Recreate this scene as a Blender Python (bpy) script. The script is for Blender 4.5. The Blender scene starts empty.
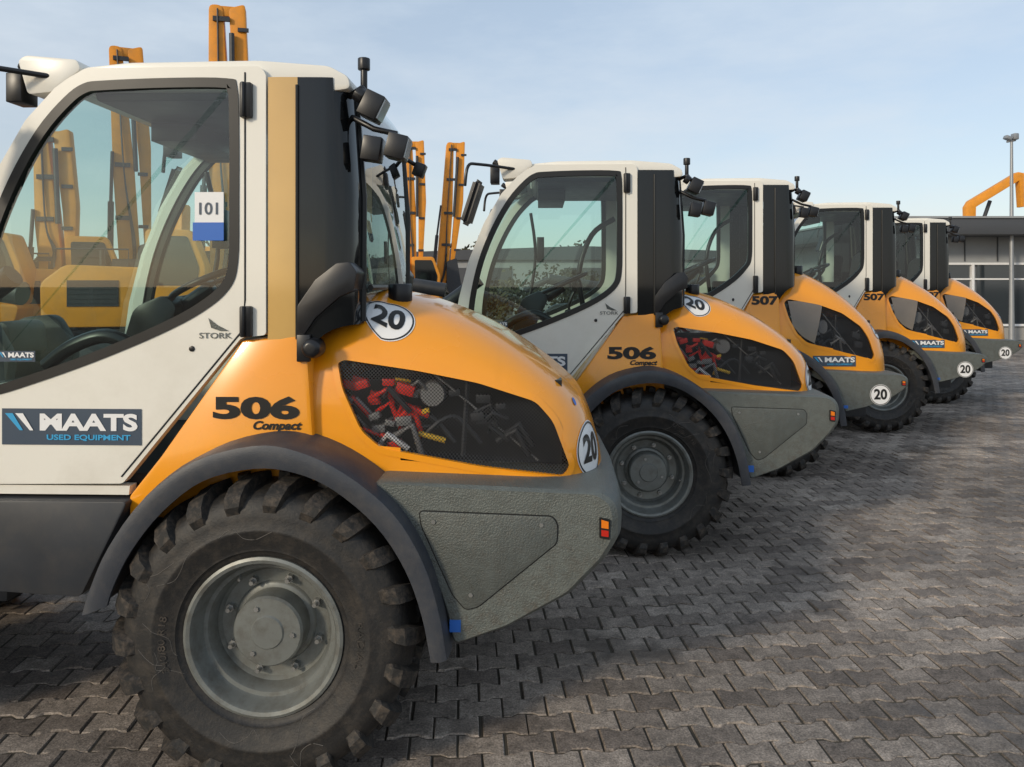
import bpy, bmesh, math, random
import numpy as np
from mathutils import Vector, Matrix
from mathutils.geometry import tessellate_polygon
random.seed(4); rng=np.random.default_rng(4)
scene=bpy.context.scene
COL=scene.collection
# ------------------------------------------------------------------ materials
def newmat(name):
    m=bpy.data.materials.new(name); m.use_nodes=True
    nt=m.node_tree; b=nt.nodes['Principled BSDF']; return m,nt,b
def pbr(name,col,rough=.5,metal=0,coat=0,var=.12,vscale=6,bump=0,bscale=80,dirt=None,dirtamt=.4,rvar=.1,lowdirt=None):
    m,nt,b=newmat(name)
    b.inputs['Metallic'].default_value=metal
    b.inputs['Coat Weight'].default_value=coat
    b.inputs['Coat Roughness'].default_value=.06
    tc=nt.nodes.new('ShaderNodeTexCoord')
    n=nt.nodes.new('ShaderNodeTexNoise'); n.inputs['Scale'].default_value=vscale; n.inputs['Detail'].default_value=5
    nt.links.new(tc.outputs['Object'],n.inputs['Vector'])
    mx=nt.nodes.new('ShaderNodeMix'); mx.data_type='RGBA'
    c=Vector(col)
    mx.inputs[6].default_value=(*(c*(1-var)),1); mx.inputs[7].default_value=(*(c*(1+var)),1)
    nt.links.new(n.outputs['Fac'],mx.inputs[0]); out=mx.outputs[2]
    if dirt:
        n2=nt.nodes.new('ShaderNodeTexNoise'); n2.inputs['Scale'].default_value=vscale*1.7; n2.inputs['Detail'].default_value=8; n2.inputs['Roughness'].default_value=.7
        nt.links.new(tc.outputs['Object'],n2.inputs['Vector'])
        r=nt.nodes.new('ShaderNodeMapRange'); r.inputs[1].default_value=.45; r.inputs[2].default_value=.75; r.inputs[4].default_value=dirtamt
        nt.links.new(n2.outputs['Fac'],r.inputs[0]); fac=r.outputs[0]
        if lowdirt:
            sp=nt.nodes.new('ShaderNodeSeparateXYZ'); nt.links.new(tc.outputs['Object'],sp.inputs[0])
            g=nt.nodes.new('ShaderNodeMapRange'); g.inputs[1].default_value=lowdirt[1]; g.inputs[2].default_value=lowdirt[0]; g.inputs[3].default_value=.35; g.inputs[4].default_value=2.2
            nt.links.new(sp.outputs[2],g.inputs[0]); mu=nt.nodes.new('ShaderNodeMath'); mu.operation='MULTIPLY'; mu.use_clamp=True
            nt.links.new(fac,mu.inputs[0]); nt.links.new(g.outputs[0],mu.inputs[1]); fac=mu.outputs[0]
        m2=nt.nodes.new('ShaderNodeMix'); m2.data_type='RGBA'; m2.inputs[7].default_value=(*dirt,1)
        nt.links.new(fac,m2.inputs[0]); nt.links.new(out,m2.inputs[6]); out=m2.outputs[2]
    nt.links.new(out,b.inputs['Base Color'])
    rr=nt.nodes.new('ShaderNodeMapRange'); rr.inputs[3].default_value=max(.02,rough-rvar); rr.inputs[4].default_value=min(1,rough+rvar)
    nt.links.new(n.outputs['Fac'],rr.inputs[0]); nt.links.new(rr.outputs[0],b.inputs['Roughness'])
    if bump:
        n3=nt.nodes.new('ShaderNodeTexNoise'); n3.inputs['Scale'].default_value=bscale; n3.inputs['Detail'].default_value=4
        nt.links.new(tc.outputs['Object'],n3.inputs['Vector'])
        bp=nt.nodes.new('ShaderNodeBump'); bp.inputs['Strength'].default_value=bump; bp.inputs['Distance'].default_value=.004
        nt.links.new(n3.outputs['Fac'],bp.inputs['Height']); nt.links.new(bp.outputs[0],b.inputs['Normal'])
    return m
def glassmat(name,tint,refl=1.0):
    m,nt,b=newmat(name); nt.nodes.remove(b)
    o=nt.nodes['Material Output']
    t=nt.nodes.new('ShaderNodeBsdfTransparent'); t.inputs[0].default_value=(*tint,1)
    g=nt.nodes.new('ShaderNodeBsdfGlossy'); g.inputs['Roughness'].default_value=.01; g.inputs[0].default_value=(.95,.97,1,1)
    f=nt.nodes.new('ShaderNodeLayerWeight'); f.inputs[0].default_value=.5
    pw=nt.nodes.new('ShaderNodeMath'); pw.operation='POWER'; pw.inputs[1].default_value=4
    nt.links.new(f.outputs['Facing'],pw.inputs[0])
    mu=nt.nodes.new('ShaderNodeMapRange'); mu.inputs[3].default_value=.055*refl; mu.inputs[4].default_value=.95
    nt.links.new(pw.outputs[0],mu.inputs[0])
    mx=nt.nodes.new('ShaderNodeMixShader')
    nt.links.new(mu.outputs[0],mx.inputs[0]); nt.links.new(t.outputs[0],mx.inputs[1]); nt.links.new(g.outputs[0],mx.inputs[2])
    nt.links.new(mx.outputs[0],o.inputs[0]); return m
M={}
M['orange']=pbr('orange_paint',(.90,.335,.008),.28,coat=.6,var=.04,vscale=2,dirt=(.52,.27,.06),dirtamt=.14,lowdirt=(1.0,1.7))
M['white']=pbr('white_paint',(.80,.77,.69),.34,coat=.5,var=.03,vscale=2,dirt=(.45,.40,.31),dirtamt=.14,lowdirt=(1.0,2.0))
M['fender']=pbr('fender_plastic',(.036,.041,.052),.48,var=.18,vscale=9,bump=.2,bscale=200,dirt=(.13,.115,.10),dirtamt=.32)
M['cw']=pbr('counterweight_paint',(.125,.138,.128),.48,metal=.25,var=.22,vscale=22,bump=.9,bscale=170,dirt=(.095,.085,.07),dirtamt=.6,lowdirt=(.5,1.1))
M['cwd']=pbr('counterweight_panel',(.105,.116,.109),.48,metal=.25,var=.22,vscale=22,bump=.8,bscale=170,dirt=(.09,.08,.065),dirtamt=.5)
M['pane']=pbr('vent_pane_tinted',(.16,.13,.10),.22,coat=.5,var=.2,vscale=6)
M['black']=pbr('black_plastic',(.011,.011,.013),.35,var=.2,vscale=15)
M['rubber']=pbr('tyre_rubber',(.014,.0135,.0135),.6,var=.3,vscale=12,bump=.3,bscale=120,dirt=(.068,.056,.044),dirtamt=.65)
M['tread']=pbr('tyre_tread',(.017,.016,.015),.72,var=.3,vscale=20,bump=.5,bscale=90,dirt=(.13,.10,.075),dirtamt=.75)
M['chalk']=pbr('sidewall_scuffs',(.11,.10,.09),.8)
M['rim']=pbr('rim_grey_paint',(.185,.195,.184),.40,metal=.3,var=.1,vscale=10,dirt=(.085,.072,.055),dirtamt=.7)
M['steel']=pbr('steel',(.35,.35,.34),.4,metal=.8)
M['frame']=pbr('dark_frame_paint',(.026,.030,.037),.5,var=.2,dirt=(.08,.07,.06),dirtamt=.35)
M['red']=pbr('red_part',(.80,.03,.015),.35)
M['yel']=pbr('yellow_part',(.8,.5,.04),.4)
M['lamp']=pbr('lamp_lens',(.6,.62,.62),.1,coat=1)
M['taillight']=pbr('tail_light',(.5,.02,.01),.2,coat=1)
M['amber']=pbr('amber_lens',(.8,.2,.01),.2,coat=1)
M['decal']=pbr('decal_slate',(.055,.078,.112),.35,var=.04)
M['decalw']=pbr('decal_white',(.80,.80,.80),.4,var=.02)
M['decalb']=pbr('decal_blue',(.04,.34,.62),.4,var=.02)
M['ink']=pbr('decal_black',(.010,.010,.010),.4,var=.02)
M['bluestk']=pbr('blue_sticker',(.02,.13,.5),.4,var=.02)
M['glass']=glassmat('cab_glass',(.73,.87,.83),1.1)
M['rglass']=glassmat('rear_glass',(.62,.70,.70),1.2)
M['dglass']=pbr('dark_tinted_glass',(.006,.007,.008),.05,var=.05,rvar=.02)
M['goldrefl']=pbr('corner_glass_painted_reflection',(.64,.40,.13),.12,coat=.8,var=.35,vscale=1.6,rvar=.04)  # golden reflection in the cab corner glass, painted as base colour
M['seat']=pbr('seat_cloth',(.02,.02,.022),.85)
M['weld']=pbr('engine_grey',(.28,.28,.28),.45,metal=.4)
m,nt,b=newmat('perforated_vent_mesh')
b.inputs['Base Color'].default_value=(.020,.020,.021,1); b.inputs['Roughness'].default_value=.5
tc=nt.nodes.new('ShaderNodeTexCoord'); mp=nt.nodes.new('ShaderNodeMapping'); mp.inputs['Rotation'].default_value=(0,math.radians(45),0)
v=nt.nodes.new('ShaderNodeTexVoronoi'); v.inputs['Scale'].default_value=105; v.inputs['Randomness'].default_value=0
nt.links.new(tc.outputs['Object'],mp.inputs[0]); 
sx=nt.nodes.new('ShaderNodeSeparateXYZ'); cx=nt.nodes.new('ShaderNodeCombineXYZ')
nt.links.new(mp.outputs[0],sx.inputs[0]); nt.links.new(sx.outputs[0],cx.inputs[0]); nt.links.new(sx.outputs[2],cx.inputs[1])
v.voronoi_dimensions='2D'; nt.links.new(cx.outputs[0],v.inputs['Vector'])
lt=nt.nodes.new('ShaderNodeMath'); lt.operation='LESS_THAN'; lt.inputs[1].default_value=.44
nt.links.new(v.outputs['Distance'],lt.inputs[0])
tr=nt.nodes.new('ShaderNodeBsdfTransparent'); mx=nt.nodes.new('ShaderNodeMixShader')
nt.links.new(lt.outputs[0],mx.inputs[0]); nt.links.new(b.outputs[0],mx.inputs[1]); nt.links.new(tr.outputs[0],mx.inputs[2])
nt.links.new(mx.outputs[0],nt.nodes['Material Output'].inputs[0])
M['mesh']=m
# ------------------------------------------------------------------ mesh helpers
def tomesh(bm,name,mat,angle=35,bev=0,seg=2):
    bmesh.ops.recalc_face_normals(bm,faces=bm.faces)
    if bev>0:
        es=[e for e in bm.edges if len(e.link_faces)==2 and e.calc_face_angle(0)>math.radians(28)]
        if es: bmesh.ops.bevel(bm,geom=es,offset=bev,segments=seg,profile=.5,affect='EDGES',clamp_overlap=True)
    me=bpy.data.meshes.new(name); bm.to_mesh(me); bm.free()
    me.materials.append(M[mat] if isinstance(mat,str) else mat)
    me.polygons.foreach_set('use_smooth',[True]*len(me.polygons))
    me.set_sharp_from_angle(angle=math.radians(angle))
    return me
def prism(bm,outer,y0,y1,holes=(),mirror=False):
    for sg in ((1,-1) if mirror else (1,)):
        loops=[list(outer)]+[list(h) for h in holes]
        vf=[];vb=[]
        for lp in loops:
            vf.append([bm.verts.new((p[0],sg*y0,p[1])) for p in lp]); vb.append([bm.verts.new((p[0],sg*y1,p[1])) for p in lp])
        if not holes:
            bm.faces.new(vf[0]); bm.faces.new(vb[0][::-1])
        else:
            tri=tessellate_polygon([[Vector((p[0],p[1],0)) for p in lp] for lp in loops])
            F=[v for l in vf for v in l];B=[v for l in vb for v in l]
            for t in tri:
                try: bm.faces.new([F[i] for i in t]); bm.faces.new([B[i] for i in t][::-1])
                except ValueError: pass
        for a,b_ in zip(vf,vb):
            n=len(a)
            for i in range(n):
                j=(i+1)%n; bm.faces.new((a[i],b_[i],b_[j],a[j]))
def fillet(pts,r,n=5):
    out=[];N=len(pts)
    for i in range(N):
        p=Vector(pts[i]);a=Vector(pts[i-1]);c=Vector(pts[(i+1)%N])
        da=(a-p);dc=(c-p); rr=min(r,da.length*.45,dc.length*.45)
        p0=p+da.normalized()*rr;p1=p+dc.normalized()*rr
        for k in range(n+1):
            t=k/n; q=p0*(1-t)**2+p*2*t*(1-t)+p1*t*t; out.append((q.x,q.y))
    return out
def offset(pts,d):
    N=len(pts); A=sum(pts[i][0]*pts[(i+1)%N][1]-pts[(i+1)%N][0]*pts[i][1] for i in range(N)); s=1 if A>0 else -1
    out=[]
    for i in range(N):
        p=Vector(pts[i]);a=Vector(pts[i-1]);c=Vector(pts[(i+1)%N])
        t=(c-a); 
        if t.length<1e-9: out.append((p.x,p.y)); continue
        t.normalize(); nrm=Vector((t.y,-t.x))*s; q=p+nrm*d; out.append((q.x,q.y))
    return out
def catmull(pts,n=8,closed=False):
    P=[Vector(p) for p in pts];out=[];N=len(P)
    rngi=range(N if closed else N-1)
    for i in rngi:
        g=lambda k:P[k%N] if closed else P[max(0,min(N-1,k))]
        p0,p1,p2,p3=g(i-1),g(i),g(i+1),g(i+2)
        for k in range(n):
            t=k/n
            out.append(.5*((2*p1)+(p2-p0)*t+(2*p0-5*p1+4*p2-p3)*t*t+(3*p1-p0-3*p2+p3)*t**3))
    if not closed: out.append(P[-1])
    return [tuple(v) for v in out]
def tube(bm,pts,r,n=8,cap=True):
    pts=[Vector(p) for p in pts];rings=[]
    up=Vector((0,0,1))
    for i,p in enumerate(pts):
        t=(pts[min(i+1,len(pts)-1)]-pts[max(i-1,0)]).normalized()
        u=t.cross(up)
        if u.length<.05:u=t.cross(Vector((1,0,0)))
        u.normalize();v=t.cross(u)
        rr=r[i] if isinstance(r,(list,tuple)) else r
        rings.append([bm.verts.new(p+(u*math.cos(2*math.pi*k/n)+v*math.sin(2*math.pi*k/n))*rr) for k in range(n)])
    for a,b_ in zip(rings,rings[1:]):
        for k in range(n): bm.faces.new((a[k],a[(k+1)%n],b_[(k+1)%n],b_[k]))
    if cap: bm.faces.new(rings[0][::-1]); bm.faces.new(rings[-1])
def box(bm,c,s,rot=None):
    mt=Matrix.Translation(Vector(c))
    if rot: mt=mt@rot
    mt=mt@Matrix.Diagonal((*s,1)); bmesh.ops.create_cube(bm,size=1,matrix=mt)
def revolve(bm,prof,n=64,c=(0,0,0),close=False):
    rings=[]
    for r,y in prof:
        if r<1e-5: rings.append([bm.verts.new((c[0],c[1]+y,c[2]))])
        else: rings.append([bm.verts.new((c[0]+r*math.cos(2*math.pi*k/n),c[1]+y,c[2]+r*math.sin(2*math.pi*k/n))) for k in range(n)])
    pr=list(zip(rings,rings[1:]))
    if close: pr.append((rings[-1],rings[0]))
    for a,b_ in pr:
        for k in range(n):
            k2=(k+1)%n
            if len(a)==1 and len(b_)==1: continue
            if len(a)==1: bm.faces.new((a[0],b_[k2],b_[k]))
            elif len(b_)==1: bm.faces.new((a[k],a[k2],b_[0]))
            else: bm.faces.new((a[k],a[k2],b_[k2],b_[k]))
def text_xy(body,size,bold=0,sx=1,shear=0):
    cu=bpy.data.curves.new('t','FONT'); cu.body=body; cu.size=size; cu.align_x='CENTER'; cu.align_y='CENTER'
    cu.offset=bold; cu.shear=shear; cu.resolution_u=4
    ob=bpy.data.objects.new('t',cu); COL.objects.link(ob); bpy.context.view_layer.update()
    dg=bpy.context.evaluated_depsgraph_get()
    me=bpy.data.meshes.new_from_object(ob.evaluated_get(dg))
    vs=[(v.co.x*sx,v.co.y) for v in me.vertices]; fs=[tuple(p.vertices) for p in me.polygons]
    bpy.data.objects.remove(ob); bpy.data.curves.remove(cu); bpy.data.meshes.remove(me)
    return vs,fs
def rawmesh(name,vs,fs,mat):
    me=bpy.data.meshes.new(name); me.from_pydata(vs,[],fs); me.materials.append(M[mat] if isinstance(mat,str) else mat); me.update(); return me
def pip(x,y,poly):
    c=False;n=len(poly);j=n-1
    for i in range(n):
        xi,yi=poly[i];xj,yj=poly[j]
        if (yi>y)!=(yj>y) and x<(xj-xi)*(y-yi)/(yj-yi)+xi: c=not c
        j=i
    return c
# image pixel coordinates -> metres on the plane at lateral position y
def D(u,v,y=-.66):
    s=780/(3.54+y); return ((u-512)/s+.846, 1.76-(v-285)/s)
def DL(pts,y=-.66): return [D(u,v,y) for u,v in pts]
# ------------------------------------------------------------------ hood surface
ZT=[(.0,1.54),(.05,1.59),(.1,1.655),(.15,1.70),(.2,1.728),(.296,1.74),(.49,1.70),(.722,1.605),(.916,1.49),(1.07,1.37),(1.148,1.28),(1.2,1.13),(1.224,.99)]
ZT=catmull(ZT,6); zx=np.array([p[0] for p in ZT]); zz=np.array([p[1] for p in ZT])
def zt(x): return float(np.interp(x,zx,zz))
def zb(x): return float(np.interp(x,[.0,.10,.295,.35,1.2,1.23],[1.17,1.165,1.06,1.025,.985,.98]))
PW=3.3
def wid(x):
    if x<.8: return .615+.005*math.sin(x*3)
    u=min(1,(x-.8)/.424); return .617*max(0,1-u**3.0)**(1/3.0)
def yside(x,z):
    a,b_=zb(x),zt(x); s=max(0,min(.999,(z-a)/max(1e-4,(b_-a))))
    return -wid(x)*(1-s**PW)**(1/PW)
def hood_arc(x,n=60):
    th=np.linspace(0,math.pi/2,n); a,b_=zb(x),zt(x)
    y=-wid(x)*np.cos(th)**(2/PW); z=a+(b_-a)*np.sin(th)**(2/PW)
    L=np.concatenate([[0],np.cumsum(np.hypot(np.diff(y),np.diff(z)))]); return L,y,z
# ------------------------------------------------------------------ z remap for taller model
ZA=[0,.44,1.046,1.73,2.53,3.2]; ZB=[0,.56,.945,1.915,2.70,3.37]
zup=lambda z: float(np.interp(z,ZA,ZB)); zdn=lambda z: float(np.interp(z,ZB,ZA))
# ------------------------------------------------------------------ loader parts
def shared_parts():
    P=[]
    prof=[(.262,.120),(.275,.140),(.29,.146),(.30,.150),(.305,.158),(.312,.158),(.33,.167),(.37,.176),(.375,.179),(.383,.179),(.388,.176),(.42,.176),(.45,.171),(.480,.156),(.500,.128),(.510,.08),(.514,.03)]
    full=prof+[(r,-y) for r,y in prof[::-1]]
    bm=bmesh.new(); revolve(bm,full,72); P.append(('tyre',tomesh(bm,'tyre','rubber',50)))
    bm=bmesh.new(); N=22
    path=[(.507,-.012),(.510,.03),(.510,.08),(.500,.128),(.482,.155),(.464,.168),(.446,.173)]
    hs=[.036,.038,.039,.038,.032,.018,.003]; adv=[0,.02,.05,.085,.105,.12,.128]; hw=[.033,.035,.041,.049,.052,.048,.038]
    nrm=[(1,0),(1,.02),(.97,.2),(.8,.6),(.6,.8),(.25,.97),(.1,1)]
    for side in (1,-1):
        for k in range(N):
            a0=2*math.pi*(k+(.5 if side<0 else 0))/N
            rows=[]
            for (r,y),h,ad,w,nn in zip(path,hs,adv,hw,nrm):
                nl=math.hypot(*nn); ro=r+h*nn[0]/nl; yo=y+h*nn[1]/nl
                row=[]
                for (rr,yy,ww) in ((r-.006,y,-w*1.2),(ro,yo,-w),(ro,yo,w),(r-.006,y,w*1.2)):
                    a=a0+ad+ww*.5/.51*1.15
                    row.append(bm.verts.new((rr*math.cos(a),side*yy,rr*math.sin(a))))
                rows.append(row)
            for A,B in zip(rows,rows[1:]):
                for i in range(3): bm.faces.new((A[i],A[i+1],B[i+1],B[i]))
            bm.faces.new(rows[0]); bm.faces.new(rows[-1][::-1])
    P.append(('tyre_lugs',tomesh(bm,'tyre_lugs','tread',30)))
    bm=bmesh.new(); r_=random.Random(8)
    pr_=sorted(prof)
    def yw(r): return -float(np.interp(r,[p[0] for p in pr_],[p[1] for p in pr_]))-.0003
    for k in range(9):
        a=r_.uniform(0,6.28); r=r_.uniform(.33,.43); pts=[]
        for s in range(5):
            pts.append((r,a)); r=min(.45,max(.30,r+r_.uniform(-.05,.05))); a+=r_.uniform(.04,.16)
        tube(bm,[(q[0]*math.cos(q[1]),yw(q[0]),q[0]*math.sin(q[1])) for q in catmull(pts,6)],.0011,4)
    P.append(('sidewall_scuffs',tomesh(bm,'sidewall_scuffs','chalk')))
    bm=bmesh.new()
    rp=[(.262,.13),(.262,-.12),(.280,-.142),(.280,-.150),(.270,-.154),(.258,-.150),(.250,-.135),(.244,-.10),(.236,-.085),(.222,-.083),(.214,-.07),(.206,-.03),(.194,-.018),(.150,-.012),(.146,-.018),(.140,-.022),(.128,-.024),(.124,-.095),(.117,-.104),(.06,-.106),(.055,-.112),(0,-.112)]
    revolve(bm,rp,72); P.append(('rim',tomesh(bm,'rim','rim',30)))
    bm=bmesh.new()
    for k in range(8):
        a=2*math.pi*(k+.3)/8; x,z=.170*math.cos(a),.170*math.sin(a)
        tube(bm,[(x,-.01,z),(x,-.036,z)],.015,6); tube(bm,[(x,-.036,z),(x,-.058,z)],.008,8)
    for k in range(3):
        a=2*math.pi*(k+.1)/3; tube(bm,[(.09*math.cos(a),-.10,.09*math.sin(a)),(.09*math.cos(a),-.112,.09*math.sin(a))],.009,6)
    tube(bm,[(.215,-.06,.06),(.20,-.11,.055)],.005,6)
    P.append(('wheel_nuts',tomesh(bm,'wheel_nuts','steel')))
    vs=[];F=[]
    for body,ang0,sx_ in (('340/80 R18',80,1.25),('RADIAL',255,1.4)):
        t,f=text_xy(body,.034,.0004,sx_); o=len(vs)
        for a,b_ in t:
            th=math.radians(ang0)-a/.345; r=.345+b_; vs.append((r*math.cos(th),-(.1725+.0009+(b_)*.1),r*math.sin(th)))
        F+=[tuple(i+o for i in q) for q in f]
    P.append(('tyre_lettering',rawmesh('tyre_lettering',vs,F,'tread')))
    return P
WHEEL=shared_parts()
VENT506=[(338,362),(346,358),(420,369),(480,381),(538,400),(556,420),(573,466),(566,476),(480,464),(384,447),(364,430),(344,388)]
VENT507=[(330,352),(342,345),(420,355),(478,370),(525,394),(542,414),(556,446),(548,454),(480,442),(384,424),(360,408),(340,380)]
def body_parts(vent,kind):
    P=[]
    add=lambda n,bm,mat,**k: P.append((n,tomesh(bm,n,mat,**k)))
    V=fillet([D(u,v,-.59) for u,v in vent],.03,4)
    nt_=96
    xs=list(np.linspace(.035,1.0,80))+list(1.0+.224*np.sin(np.linspace(0,math.pi/2,34))[1:])
    bm=bmesh.new(); rows=[]
    for x in xs:
        a,b_=zb(x),zt(x); w=wid(x); row=[]
        for j in range(nt_+1):
            th=math.pi*j/nt_; c=math.cos(th); s=max(0,math.sin(th))
            row.append(bm.verts.new((x,-w*math.copysign(abs(c)**(2/PW),c),a+(b_-a)*s**(2/PW))))
        rows.append(row)
    Vd=offset(V,.003)
    for A,B in zip(rows,rows[1:]):
        for j in range(nt_):
            q=[A[j],A[j+1],B[j+1],B[j]]; cx_=sum(v.co.x for v in q)/4; cz=sum(v.co.z for v in q)/4
            if abs(sum(v.co.y for v in q)/4)>.25 and pip(cx_,cz,Vd): continue
            bm.faces.new(q)
    bm.faces.new([v for v in rows[0]])
    add('engine_hood',bm,'orange',angle=50)
    bm=bmesh.new(); a=offset(V,-.006); b_=offset(V,.017)
    for sg in (1,-1):
        ra=[bm.verts.new((x,sg*(yside(x,z)-.005),z)) for x,z in a]; rb=[bm.verts.new((x,sg*(yside(x,z)-.004),z)) for x,z in b_]
        rc=[bm.verts.new((x,sg*(yside(x,z)+.02),z)) for x,z in a]
        n=len(ra)
        for i in range(n):
            j=(i+1)%n; bm.faces.new((ra[i],ra[j],rb[j],rb[i])); bm.faces.new((ra[i],rc[i],rc[j],ra[j]))
    add('vent_seal',bm,'orange',angle=30)
    bm=bmesh.new(); a=offset(V,-.004)
    tri=tessellate_polygon([[Vector((x,z,0)) for x,z in a]])
    for sg in (1,-1):
        vs=[bm.verts.new((x,sg*(yside(x,z)+.012),z)) for x,z in a]
        for t in tri: bm.faces.new([vs[i] for i in t])
    add('vent_mesh',bm,'mesh')
    bm=bmesh.new(); box(bm,(.62,0,1.2),(.85,.78,.36)); add('engine_bay_core',bm,'black')
    r=random.Random(3)
    bits=(('red',18,(.20,.46)),('weld',12,(.20,.50)),('yel',4,(.40,.56)),('frame',16,(.25,.9)),('decalw',3,(.20,.44))) if kind==506 else (('weld',5,(.35,.7)),('frame',16,(.25,.9)))
    for mat,n,xr in bits:
        bm=bmesh.new()
        for i in range(n):
            x=r.uniform(*xr); z=r.uniform(1.14,1.45-.22*(x-.2)); s=r.uniform(.018,.05)
            for sg in (1,-1):
                y=sg*-r.uniform(.47,.545)
                if r.random()<.5: box(bm,(x,y,z),(s*1.4,s,s*.8),Matrix.Rotation(r.uniform(-.4,.4),4,'Y'))
                else: tube(bm,[(x-s,y,z),(x+s*r.uniform(-1,1),y-.02*sg,z+s),(x+s*1.5,y,z+s*r.uniform(-2,1))],s*.28,8)
        add('engine_bits_'+mat,bm,mat,bev=.003)
    bm=bmesh.new()
    for i in range(3):
        x0=.28+.1*i; tube(bm,catmull([(x0,-.5,1.1),(x0+.05,-.52,1.2),(x0+.15,-.5,1.25),(x0+.25,-.5,1.15)],5),.009,6)
    tube(bm,[(.66,-.50,1.10),(.68,-.50,1.42)],.010,6)
    add('hoses',bm,'frame')
    bm=bmesh.new(); tube(bm,[(.54,-.535,1.43),(.95,-.48,1.08)],.004,6)
    revolve(bm,[(0,-.04),(.045,-.04),(.05,-.03),(.05,.05)],24,(.545,-.49,1.34)); add('air_filter_cap',bm,'weld')
    bm=bmesh.new(); pts=[]
    for k in range(10):
        z=1.17+.37*k/9; pts.append((.05+.0*k,yside(.05,z)-.002,z))
    tube(bm,pts,.005,6); add('hood_seam',bm,'ink')
    # ---- counterweight
    cwp=[(366,492),(380,481),(500,485),(606,490),(620,499),(624,512),(623,536),(610,556),(575,590),(510,625),(458,643),(450,610),(436,572),(412,532)]
    cw=fillet([D(u,v,-.79) for u,v in cwp],.02,3)
    bm=bmesh.new()
    ysx=[(-.79,0.0),(-.775,.010),(-.70,.03),(-.45,.05),(0,.06),(.45,.05),(.70,.03),(.775,.010),(.79,0)]
    rws=[]
    for y,e in ysx:
        edge=.0 if abs(y)<.785 else .012
        c=Vector((sum(p[0] for p in cw)/len(cw),sum(p[1] for p in cw)/len(cw)))
        row=[]
        for p in cw:
            q=Vector(p); 
            if edge: q=q+(c-q).normalized()*edge
            k=max(0,min(1,(q.x-.95)/.25)); row.append(bm.verts.new((q.x+e*k-.02*k,y,q.y)))
        rws.append(row)
    for A,B in zip(rws,rws[1:]):
        n=len(A)
        for i in range(n): bm.faces.new((A[i],A[(i+1)%n],B[(i+1)%n],B[i]))
    bm.faces.new(rws[0]); bm.faces.new(rws[-1][::-1])
    add('counterweight',bm,'cw',angle=28)
    pn=fillet(DL([(424,510),(556,514),(561,522),(560,540),(482,604),(470,607),(457,592),(426,524)],-.795),.015,4)
    if kind==506:
        bm=bmesh.new(); prism(bm,pn,-.7955,-.785,mirror=True); add('counterweight_panel',bm,'cwd',bev=.002)
        bm=bmesh.new(); prism(bm,offset(pn,.004),-.7915,-.784,mirror=True); add('counterweight_panel_gap',bm,'ink')
        bm=bmesh.new()
        for u,v in ((438,520),(545,522),(475,592)):
            x,z=D(u,v,-.795); tube(bm,[(x,-.79,z),(x,-.80,z)],.008,6)
        add('panel_bolts',bm,'steel')
    bm=bmesh.new(); prism(bm,fillet(DL([(602,514),(613,516),(612,536),(602,534)],-.795),.006,3),-.797,-.78,mirror=True); add('side_reflector',bm,'ink')
    bm=bmesh.new(); prism(bm,DL([(604,516),(611,518),(611,525),(604,524)],-.795),-.799,-.78,mirror=True); add('side_marker',bm,'amber')
    bm=bmesh.new(); prism(bm,DL([(604,526),(611,527),(611,533),(604,532)],-.795),-.799,-.78,mirror=True); add('side_marker_red',bm,'taillight')
    bm=bmesh.new(); prism(bm,DL([(454,617),(465,617),(465,629),(454,629)],-.79),-.7925,-.78,mirror=True); add('tiedown_sticker',bm,'bluestk')
    # ---- orange lower cab body
    ob=DL([(128,498),(160,458),(243,341),(300,336),(309,347),(316,450),(320,520),(128,520)])
    bm=bmesh.new(); prism(bm,ob,-.655,.655); add('lower_cab_panel',bm,'orange',bev=.01)
    bm=bmesh.new(); prism(bm,DL([(312,452),(330,452),(372,482),(420,540),(420,600),(312,560)],-.6),-.6,.6); add('inner_arch',bm,'frame')
    if kind==506:
        bm=bmesh.new(); x,z=D(315,348); revolve(bm,[(0,-.05),(.02,-.05),(.034,-.04),(.038,-.02),(.038,.03)],20,(x,-.645,z)); box(bm,(x-.03,-.665,z),(.05,.02,.1)); add('hood_latch',bm,'black',bev=.004)
    # ---- door
    G=catmull(DL([(104,79),(170,77),(229,78),(239,86),(241,130),(241,200),(240,262),(231,289),(204,312),(160,335),(95,362),(30,385),(-12,397),(-34,392),(-40,370),(-36,310),(-20,240),(5,178),(34,128),(62,96),(82,82)]),4,True)
    O=fillet(DL([(84,66),(262,66),(268,74),(268,335),(243,338),(122,485),(-52,487),(-74,470),(-66,380),(-56,310),(-38,240),(-10,172),(22,118),(56,82)]),.012,3)
    bm=bmesh.new(); prism(bm,O,-.66,-.615,[G],mirror=True); add('door_frame',bm,'white')
    Gi=offset(G,-.036)
    bm=bmesh.new(); prism(bm,G,-.664,-.625,[Gi],mirror=True); add('door_glass_border',bm,'ink')
    bm=bmesh.new()
    for sg in (1,-1):
        bm.faces.new([bm.verts.new((x,sg*-.650,z)) for x,z in Gi])
    add('door_glass',bm,'glass')
    bm=bmesh.new()
    sm=DL([(247,72),(247,300),(244,331),(121,478)]) 
    for sg in (1,-1): tube(bm,[(x,sg*-.660,z) for x,z in sm],.0035,6)
    add('door_seam',bm,'ink')
    bm=bmesh.new(); prism(bm,DL([(-60,488),(128,488),(127,497),(-60,497)]),-.65,-.60,mirror=True); add('door_sill',bm,'white')
    bm=bmesh.new()
    for v0,v1 in ((83,118),(306,337)):
        prism(bm,fillet(DL([(243,v0),(255,v0),(255,v1),(243,v1)]),.006,2),-.680,-.655,mirror=True)
        x,z=D(247,v0,-.66); z2=D(0,v1)[1]; tube(bm,[(x,-.683,z),(x,-.683,z2)],.009,8)
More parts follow.
